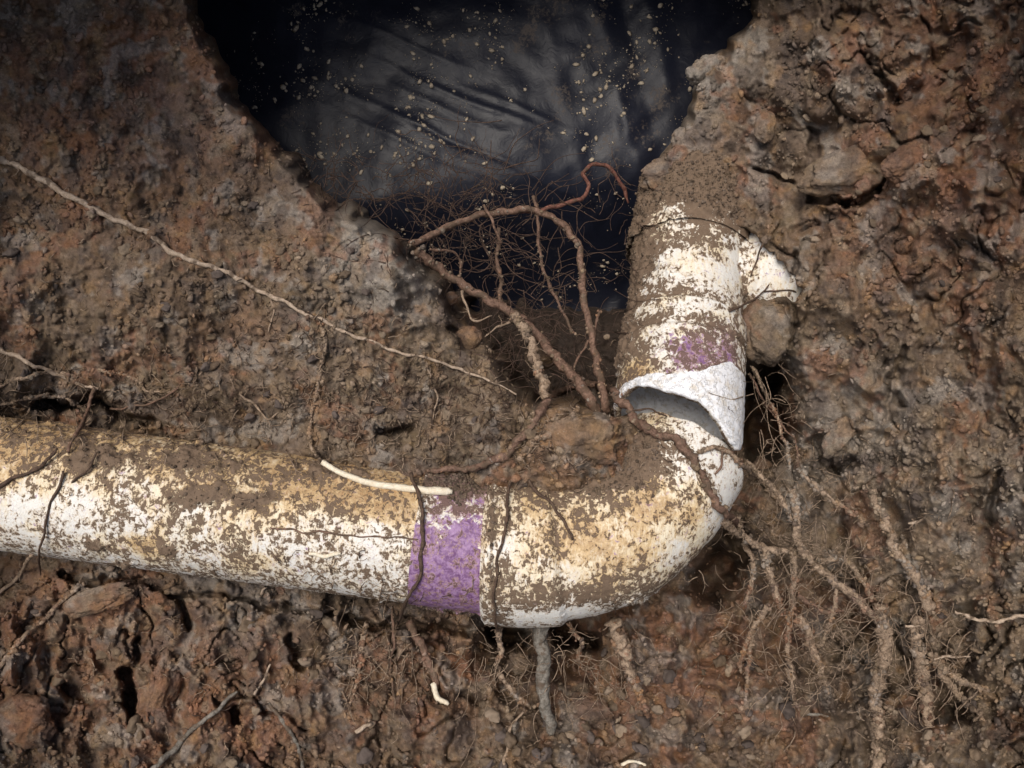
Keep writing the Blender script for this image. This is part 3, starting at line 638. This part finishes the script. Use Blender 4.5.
# round the joint
root('knobbly root lying across the gap mouth left of the joint', [(546,400),(558,390),(575,385),(600,385),(618,395)], 4.0, 4.4, 'root_brown', .45, 12, 10, n=10)
root('muddy root wrapping over the elbow lip beneath the gap', [(612,394),(628,408),(638,424),(655,432),(676,440),(692,458),(706,482),(716,503),(728,515),(742,524)], 4.0, 3.6, 'root_brown', .5, 8, 8, lift=.25, n=10)
root('fine rootlet inside the mouth of the broken fitting', [(632,411,40),(646,409,38),(658,413,34),(668,418,30)], 1.0, .7, 'root_dark')
root('pale brown root leaving the elbow lip towards the right bank', [(697,452),(715,447),(733,455),(752,472),(772,492),(790,515),(800,535)], 2.0, 2.4, 'root_mud', .4, 12, 14, lift=.4)
root('short rootlet stub on the white elbow below the lip', [(722,452),(721,464),(714,474)], 1.3, .9, 'root_brown', .3, lift=.3)
root('muddy root trailing from the heap over the top of the pipe', [(548,402),(536,418),(524,434),(505,455),(478,466),(450,470),(425,470)], 4.0, 2.6, 'root_brown', .5, 16, 10, n=10, lift=.3)
root('muddy root bundle climbing the heap beside the elbow', [(520,462),(535,440),(560,425),(580,408)], 3.2, 2.4, 'root_mud', .6, 16, 12, lift=.3)
# on the pipes
root('dark root hanging over the left edge of the purple band', [(411,473),(419,495),(422,520),(421,550),(418,578),(408,598),(399,620),(392,645),(388,690)], 2.0, 1.3, 'root_dark', .25, 4, 10, lift=.35)
root('thin dark root down the elbow socket right of the purple band', [(512,478),(507,505),(505,530),(498,556),(494,585),(495,615),(500,648)], 1.6, 1.2, 'root_dark', .25, 3, 8, lift=.35)
root('thin dark root slanting over the elbow top', [(528,478),(540,494),(556,512),(568,530),(573,541)], 1.5, 1.1, 'root_dark', .2, lift=.35)
root('long peeled cream root sliver lying on top of the pipe', [(322,462),(345,475),(370,483),(395,487),(425,490),(452,492)], 2.6, 4.0, 'peel', .12, lift=.5, wob=.4)
root('small peeled cream sliver on the stained pipe', [(308,554),(325,556),(340,554)], 1.6, 1.9, 'peel', .1, lift=.3)
root('dark wavy root over the white stretch of pipe at far left', [(-10,492),(8,480),(25,474),(42,464),(58,450)], 2.0, 1.6, 'root_dark', .3, 3, 8, lift=.3)
root('thin dark root hanging down the pipe near the left edge', [(62,470),(58,488),(48,512),(42,540),(40,560),(42,575)], 1.3, 1.0, 'root_dark', .3, lift=.3)
root('thin dark root forked over the pipe left of centre', [(95,452),(88,470),(72,482)], 1.2, .9, 'root_dark', .3, lift=.3)
root('faint brown thread lying lengthwise on the pipe', [(270,528),(310,532),(350,534),(395,538),(418,540)], .9, .8, 'root_brown', .3, lift=.3)
root('dark rootlet on the white branch of the fitting', [(764,240),(758,256),(752,276)], 1.0, .8, 'root_dark', .2, lift=.4)
root('dark rootlet running along the underside of the white branch', [(728,312),(742,305),(755,300),(765,291),(770,284)], 1.3, .9, 'root_dark', .2, lift=.4)
root('thin rootlet reaching the tip of the white branch', [(764,292),(778,290),(796,293)], .9, .7, 'root_dark', .2, lift=.4)
# under the pipe
root('thick brown root stub with peeled tip below the purple band', [(408,622),(418,640),(428,658),(434,676),(438,690)], 4.6, 3.2, 'root_brown', .35, 8, 12, lift=.7)
root('cream peeled tip of root poking from the soil below the purple band', [(432,684),(438,696),(448,706)], 3.2, 2.6, 'peel', .15, lift=1.3)
root('stout grey root standing upright below the elbow', [(542,622,-10),(541,645,-15),(543,670,-16),(543,695,-18),(549,722,-20),(552,735,-24)], 7.5, 5.4, 'root_grey', .22, 6, 10, n=14)
root('muddy root hanging in the hole left of the stout grey root', [(497,622,-10),(500,648,-18),(497,668,-16),(512,690,-14),(528,705,-12)], 2.8, 2.0, 'root_mud', .5, 16, 14)
root('knobbly twig hanging in the hole right of the stout grey root', [(568,622,-30),(575,635,-34),(582,642,-34),(577,652,-32),(580,664,-28)], 2.2, 1.5, 'root_mud', .5, 8, 10)
root('tapering mud caked root tip hanging below the elbow bend', [(612,620,-10),(620,640,-12),(627,662,-14),(638,688,-16),(648,716,-20)], 9.0, 1.2, 'root_mud', .55, 26, 10, n=12)
root('thin brown root hanging below the pipe left of the purple band', [(392,610),(394,640),(390,668),(396,700)], 1.6, 1.0, 'root_brown', .3, 6, 12)
root('loose root beard below the pipe left of the peeled root', [(366,624),(362,650),(358,680),(350,705)], 3.0, 1.2, 'root_mud', .6, 26, 16)
root('pale ended twig lying on the red clay at lower left', [(150,772),(172,750),(200,724),(222,706),(238,690)], 3.4, 1.6, 'root_grey', .3, 5, 14)
root('curved pale root at the bottom left of centre', [(268,702),(280,718),(292,735),(300,752),(304,775)], 2.0, 1.8, 'root_grey', .3, 4, 14)
root('short pale root bristle above the curved root', [(254,694),(264,678),(270,664)], 1.6, 1.0, 'root_pale', .2)
root('long faint root sloping down at the lower left edge', [(85,584),(62,602),(38,626),(12,650),(-15,690)], 2.4, 1.8, 'root_mud', .4, 8, 14)
root('pale root emerging from under the pipe at far left', [(32,556),(24,570),(12,585),(-10,598)], 2.0, 1.6, 'root_mud', .3, 5, 12)
root('short pale straw stuck in the soil under the pipe', [(260,596),(264,590),(268,588)], 1.3, 1.0, 'root_pale', .2)
root('pale straw stub in the soil at bottom centre', [(620,764),(634,761),(646,764)], 1.8, 1.4, 'peel', .2, lift=1.)
root('thin root rising from the bottom edge at centre', [(502,772),(508,745),(512,725),(524,712)], 1.8, 1.1, 'root_mud', .3, 5, 12)
root('short pale grey stick on the soil left of centre bottom', [(354,732),(364,728),(372,724)], 2.6, 1.8, 'root_pale', .2, lift=.9)
# right side
RR = [('thin root hanging beside the elbow on the right', [(737,515,-20),(746,545,-25),(753,572,-28),(750,592,-30),(741,607,-36)],2.4,1.6,'root_mud'),
 ('mud caked root bridging from the elbow into the right tangle', [(722,520,0),(740,536,-5),(762,548,-8),(792,551,-10)],3.6,3.0,'root_mud'),
 ('root hanging from the bridging root down to its left', [(764,548,-8),(769,572,-14),(775,594,-16),(784,613,-20)],3.6,2.0,'root_mud'),
 ('forked root tip hanging lowest left in the right tangle', [(768,608,-24),(752,630,-30),(742,655,-34),(740,672,-38)],3.0,1.2,'root_mud'),
 ('second prong of the lowest left root tip', [(752,630,-30),(750,652,-34),(747,676,-38),(745,700,-40)],1.9,1.0,'root_mud'),
 ('long root slanting down right across the tangle', [(792,490,10),(797,520,8),(800,548,4),(822,570,2),(846,590,4),(866,608,4),(880,620,0)],3.2,3.4,'root_mud'),
 ('upright root in the middle of the right tangle', [(792,552,-4),(794,585,-12),(790,620,-18),(789,655,-26),(797,690,-32)],2.6,1.8,'root_mud'),
 ('short root slanting right under the long slanting root', [(797,596,-8),(812,604,-10),(828,612,-10),(846,610,-10)],2.2,1.6,'root_brown'),
 ('thin root dropping left from the long slanting root', [(836,584,0),(835,604,-6),(829,624,-12),(821,645,-18)],2.0,1.5,'root_mud'),
 ('bushy root cluster left of the thick upright root', [(796,618,-10),(808,630,-14),(812,650,-18),(822,672,-22),(828,694,-28)],4.4,1.8,'root_mud'),
 ('thick mud caked root reaching the bottom edge, left of the pair', [(880,606,4),(884,640,-6),(880,670,-12),(874,700,-16),(878,735,-14),(872,790,-10)],6.2,5.2,'root_mud'),
 ('thick mud caked root reaching the bottom edge, right of the pair', [(921,618,6),(917,645,0),(922,680,-8),(926,715,-10),(925,790,-6)],5.4,5.6,'root_mud'),
 ('root joining down from the bank above the right thick root', [(872,490,26),(884,520,30),(893,545,28),(905,565,26),(920,585,22),(930,612,14)],3.4,4.6,'root_mud'),
 ('pale root fanning right from the right thick root', [(933,655,0),(950,672,-2),(968,684,0),(990,690,4)],3.0,1.8,'root_mud'),
 ('lower root fanning right beside the dark hole', [(932,658,0),(948,680,-6),(962,698,-8),(982,720,-4)],3.2,1.6,'root_mud'),
 ('thin pale root across the bank at the right edge', [(955,612,30),(975,619,32),(1000,621,36),(1035,612,42)],1.9,1.6,'root_pale'),
 ('short pale root just above the fanning roots', [(934,660,4),(948,658,6),(970,657,10)],1.4,1.0,'root_pale'),
 ('thin root from the grit left of the thick roots', [(905,627,8),(915,628,10),(924,627,12)],1.4,1.0,'root_pale'),
 ('root running down from the dark gap into the tangle', [(747,462,-6),(764,478,-6),(782,500,0),(793,520,4)],1.8,2.2,'root_mud'),
 ('thin hair root in the dark gap right of the fitting', [(752,366,-40),(766,392,-48),(778,420,-46),(786,446,-36),(790,470,-24)],1.5,1.0,'root_mud'),
 ('second hair root in the dark gap, nearer the bank', [(748,372,-50),(772,412,-52),(794,440,-30),(798,468,-20)],1.1,.8,'root_brown'),
 ('tapering root spike hanging left of the dark bottom hollow', [(786,668,-30),(792,690,-30),(801,712,-34)],2.6,1.0,'root_mud'),
 ('fine crooked root low in the right tangle', [(806,715,-34),(822,716,-36),(836,722,-36)],1.6,.9,'root_grey'),
 ('small root stub joining the two thick roots', [(884,708,-16),(898,713,-18),(912,716,-16)],2.2,1.6,'root_mud'),
 ('root lying on the grit right of the elbow top', [(800,470,0),(818,488,4),(840,505,8),(862,520,14)],2.4,1.6,'root_mud'),
 ('root curving down behind the long slanting root', [(820,560,-10),(842,560,-10),(858,575,-8),(872,600,-4)],2.4,2.0,'root_mud'),
 ('short bristle root on the bank above the tangle', [(908,524,44),(918,521,46),(927,515,50)],1.4,.8,'root_pale')]
for lb, pts, r0, r1, mt in RR:
    P_ = [(a, b, max(c, float(top_h(a, b)) + r0 * .4)) for a, b, c in pts]
    root(lb, P_, r0, r1, mt, .5, int(5 + 2.2 * r0), 11 + r0, n=10)

# tangles of hair roots, beyond counting
def tangle(name, label, spots, mat, r=(.35, .8)):
    g = np.random.default_rng(len(label)); Vs, Fs, k = [], [], 0
    for cx, cy, hx, sx_, sy_, sh, cnt, ln, drop in spots:
        for _ in range(cnt):
            x, y = g.normal(cx, sx_), g.normal(cy, sy_)
            z = g.normal(hx, sh) if hx is not None else None
            a = g.uniform(0, 6.28); l = ln * g.uniform(.4, 1.4); m = 5; p = np.array([x, y]); q = [p.copy()]
            for s in range(m): a += g.normal(0, .42); p = p + np.array([math.cos(a), math.sin(a) + drop]) * l / m; q.append(p.copy())
            q = catmull(np.hstack([np.array(q), np.zeros((m + 1, 1))]), 3.2)
            if z is None: q[:, 2] = top_h(q[:, 0], q[:, 1]) + g.uniform(.2, 4) + 3 * np.sin(np.linspace(0, 3.14, len(q)))
            else: q[:, 2] = np.maximum(z + np.cumsum(g.normal(0, 1.4, len(q))), top_h(q[:, 0], q[:, 1]) + .5)
            C = cam3(q[:, 0], q[:, 1], q[:, 2]); _, N, B = frames(C); rr = (g.uniform(*r) * np.linspace(1, .5, len(q)))[:, None, None]
            an = np.array([0, 2.1, 4.2]); ring = N[:, None] * np.cos(an)[None, :, None] + B[:, None] * np.sin(an)[None, :, None]
            Vs.append((C[:, None] + ring * rr).reshape(-1, 3)); Fs.append(grid_faces(len(q), 3, True) + k); k += len(q) * 3
    tag(obj(name, world(np.vstack(Vs)), np.vstack(Fs), M[mat]), label, kind='stuff')
tangle('hair_root_tangle', 'web of hair roots in front of the black plastic', [(500,250,-75,55,45,25,100,60,0),(430,190,-120,50,18,25,110,45,0),(520,330,-70,35,35,18,110,40,.1),(460,210,-100,40,22,25,70,40,0),(590,280,-110,30,60,25,50,40,0),(340,175,-90,30,14,25,60,28,.1)], 'hair', (.22, .85))
tangle('fine_roots', 'fine rootlets matted over the soil and hanging under the pipe',
       [(80,405,None,60,18,0,120,26,.1),(200,400,None,60,25,0,70,18,.1),(330,420,None,60,30,0,120,14,0),(430,430,None,50,24,0,110,14,0),(560,430,None,40,24,0,120,14,.1),(540,660,-20,70,22,8,130,26,.6),(380,650,None,40,25,0,110,26,.6),
        (820,600,-10,50,50,14,260,26,.5),(900,640,0,50,55,14,230,24,.5),(780,540,None,30,30,0,90,20,.3),(770,420,-45,14,40,10,40,40,.5),(150,640,None,120,50,0,130,14,.2),(880,500,None,60,50,0,110,14,.2),(300,280,None,200,120,0,240,10,0),(640,690,None,90,40,0,120,14,.3)], 'root_mud')

tangle('rotted_fibres', 'dark rotted root fibres worked into the crumbly soil above the pipe', [(420,400,None,70,30,0,420,9,0),(330,350,None,60,40,0,260,8,0),(230,320,None,60,40,0,160,7,0),(520,440,None,60,22,0,200,9,0),(150,400,None,70,16,0,160,9,0),(330,660,None,160,50,0,200,9,0)], 'root_dark', (.35, .8))

# ------------------------------------------------------------------ clods and stones
CV, CF = ico(5); CV1, CF1 = ico(3)
def clod_geo(c, rx, ry, rz, rot, seed, rough=1., hi=True):
    v, f = (CV, CF) if hi else (CV1, CF1)
    P = v * np.array([rx, ry, rz]); r = (rx * ry * rz) ** (1 / 3); k = n3(v * 1.0 + seed, .9, seed) * .32 + n3(v + seed, .4, seed + 1) * .16 + n3(v + seed, .18, seed + 2) * .08 + n3(v + seed, .08, seed + 3) * .08 + n3(v + seed, .04, seed + 4) * .04
    P = P * (1 + rough * k)[:, None]; a = math.radians(rot); x = P[:, 0] * math.cos(a) - P[:, 1] * math.sin(a); y = P[:, 0] * math.sin(a) + P[:, 1] * math.cos(a)
    return np.stack([x, y, P[:, 2]], -1) + c, f
def clod(label, px, py, rx, ry, rz, rot=0, sink=.4, tint='brown', k=1., rough=1., cat='soil clod', name='soil_clod', h=None):
    hh = float(soil_h(px, py, False)) if h is None else h
    c = cam3(np.array(float(px)), np.array(float(py)), hh + rz * (1 - 2 * sink)); seed = int(px) % 50
    P, f = clod_geo(c, rx, ry, rz, rot, seed, rough); x, y, z = unproj(P)
    col = .75 * soil_col(x, y) + .25 * np.array(PAL[tint]) * k; splat(P)
    return tag(obj(name, world(P), f, M['soil'], attrs={'Col': col}), label, cat)
clod('flat slab of brown clay jutting over a dark crack on the right bank', 846, 172, 44, 21, 17, 12, .35, 'tan', .8, .8)
clod('upright tan clod leaning in the hollow right of the joint', 838, 437, 11, 22, 12, -28, .3, 'tan', 1., .9)
clod('rounded lump of packed soil below the white branch', 766, 333, 26, 32, 26, 10, .45, 'tan', .8, .8)
clod('round reddish pebble of clay beside the gap below the fitting', 762, 468, 11, 12, 10, 0, .2, 'red', 1.1, .5)
clod('small tan clod right of the round clay pebble', 785, 476, 9, 14, 9, 15, .3, 'tan', 1., .8)
clod('smooth brown pebble at the lip of the cavity', 468, 338, 15, 13, 11, 20, .3, 'red', .9, .4, cat='pebble', name='pebble')
clod('small brown lump just above the cavity lip pebble', 448, 300, 12, 9, 8, 20, .3, 'red', .9, .5)
clod('dark round stone deep at the bottom of the cavity', 541, 358, 19, 13, 13, 0, .4, 'dark', 1.4, .4, cat='stone', name='stone', h=-120)
clod('pale crumbly lump on the bank edge beside the plastic at top', 706, 70, 20, 15, 14, 30, .4, 'grey', 1., 1.)
clod('smooth ochre clay knob left of the dull clay mass', 765, 126, 11, 17, 9, 0, .35, 'ochre', .8, .4)
clod('rough clod at the right end of the slab crack', 905, 165, 20, 14, 10, 20, .4, 'red', 1., 1.)
clod('small pale clay ball caught in the cavity beside the fitting', 607, 337, 3.4, 3.0, 3, 0, .3, 'tan', 1.5, .5, h=-40)
clod('mud lump capping the top of the upper pipe', 668, 172, 30, 17, 14, 20, .4, 'plum', 1.5, 1., h=-85)
clod('grey crumb heap on the mud above the upper pipe', 690, 138, 20, 14, 12, 30, .4, 'grey', .8, 1., h=-85)
clod('heap of orange brown soil packed behind the elbow', 585, 440, 38, 22, 16, 0, .45, 'ochre', .8, 1.1)
clod('dark gravelly lump on the red soil below the elbow', 590, 712, 22, 15, 13, 0, .4, 'plum', .9, 1.1)
clod('lumpy clod under the pipe at the bottom left corner', 22, 722, 30, 24, 20, 0, .4, 'red', .7, .9)
clod('standing clod right of the dark crevice at lower left', 160, 690, 16, 38, 18, -16, .4, 'red', .9, 1.1)
clod('tan clod beneath the long faint root at lower left', 98, 600, 34, 14, 10, 15, .45, 'tan', .9, 1.)
clod('pale chip of stone on the soil at lower centre left', 368, 724, 8, 5, 4, 20, .2, 'tan', 1.9, .5, cat='stone', name='stone')
clod('clump of crumbly soil hanging left in the hole under the elbow', 520, 662, 14, 10, 12, 0, .3, 'tan', .9, 1.2, h=-60)
clod('small dark stone lodged in the left bank', 118, 84, 4.5, 3.4, 3, 30, .3, 'dark', .5, .6, cat='stone', name='stone')
clod('black flake stuck in the middle of the left bank', 137, 293, 9, 3, 3, -25, .2, 'dark', .6, .6, cat='stone', name='stone')

variants = [clod_geo(np.zeros(3), 1, 1, .75, 0, 60 + q, 1.2, False) for q in range(6)]
def small(label, group, areas, cnt, smin, smax, seed, tints):
    g = np.random.default_rng(seed); meshes = {}
    made = 0
    while made < cnt:
        x0, y0, x1, y1 = areas[g.integers(len(areas))]; px, py = g.uniform(x0, x1), g.uniform(y0, y1); s = g.uniform(smin, smax)
        if sdist(CAV, np.array(px), np.array(py)) > -12: continue
        hs = float(soil_h(px, py, True)); 
        if float(top_h(px, py)) > hs + 6: continue
        v = int(g.integers(len(variants))); tn = tints[g.integers(len(tints))]
        if (v, tn) not in meshes:
            P, f = variants[v]; col = np.tile(np.array(PAL[tn]) * g.uniform(.7, 1.05), (len(P), 1)); meshes[(v, tn)] = mesh_np('soil_clod', world(P), f, M['soil'], {'Col': col})
        o = link(bpy.data.objects.new('soil_clod', meshes[(v, tn)])); o.location = world(cam3(np.array(px), np.array(py), hs + s * .2))
        o.scale = (s, s * g.uniform(.6, 1), s * g.uniform(.6, 1)); o.rotation_euler = (g.uniform(-.4, .4), g.uniform(-.4, .4), g.uniform(0, 6.28))
        tag(o, label, 'soil clod', group); made += 1
small('small lumpy clod on the rough soil below the pipe', 'small clods below the pipe', [(0,600,470,768),(460,700,820,768),(600,640,760,768)], 90, 4, 9, 1, ['brown','brown','tan','plum'])
small('small lumpy clod on the right bank', 'small clods on the right bank', [(810,220,1024,620),(770,40,1024,220),(900,600,1024,768)], 44, 3.5, 6, 2, ['brown','tan','brown','plum'])
small('small crumbly clod on the left bank above the pipe', 'small clods on the left bank', [(0,180,420,400),(250,400,600,450)], 60, 3.5, 7, 3, ['brown','tan','plum'])

for o in sc.objects:
    if '_base' in o: del o['_base']
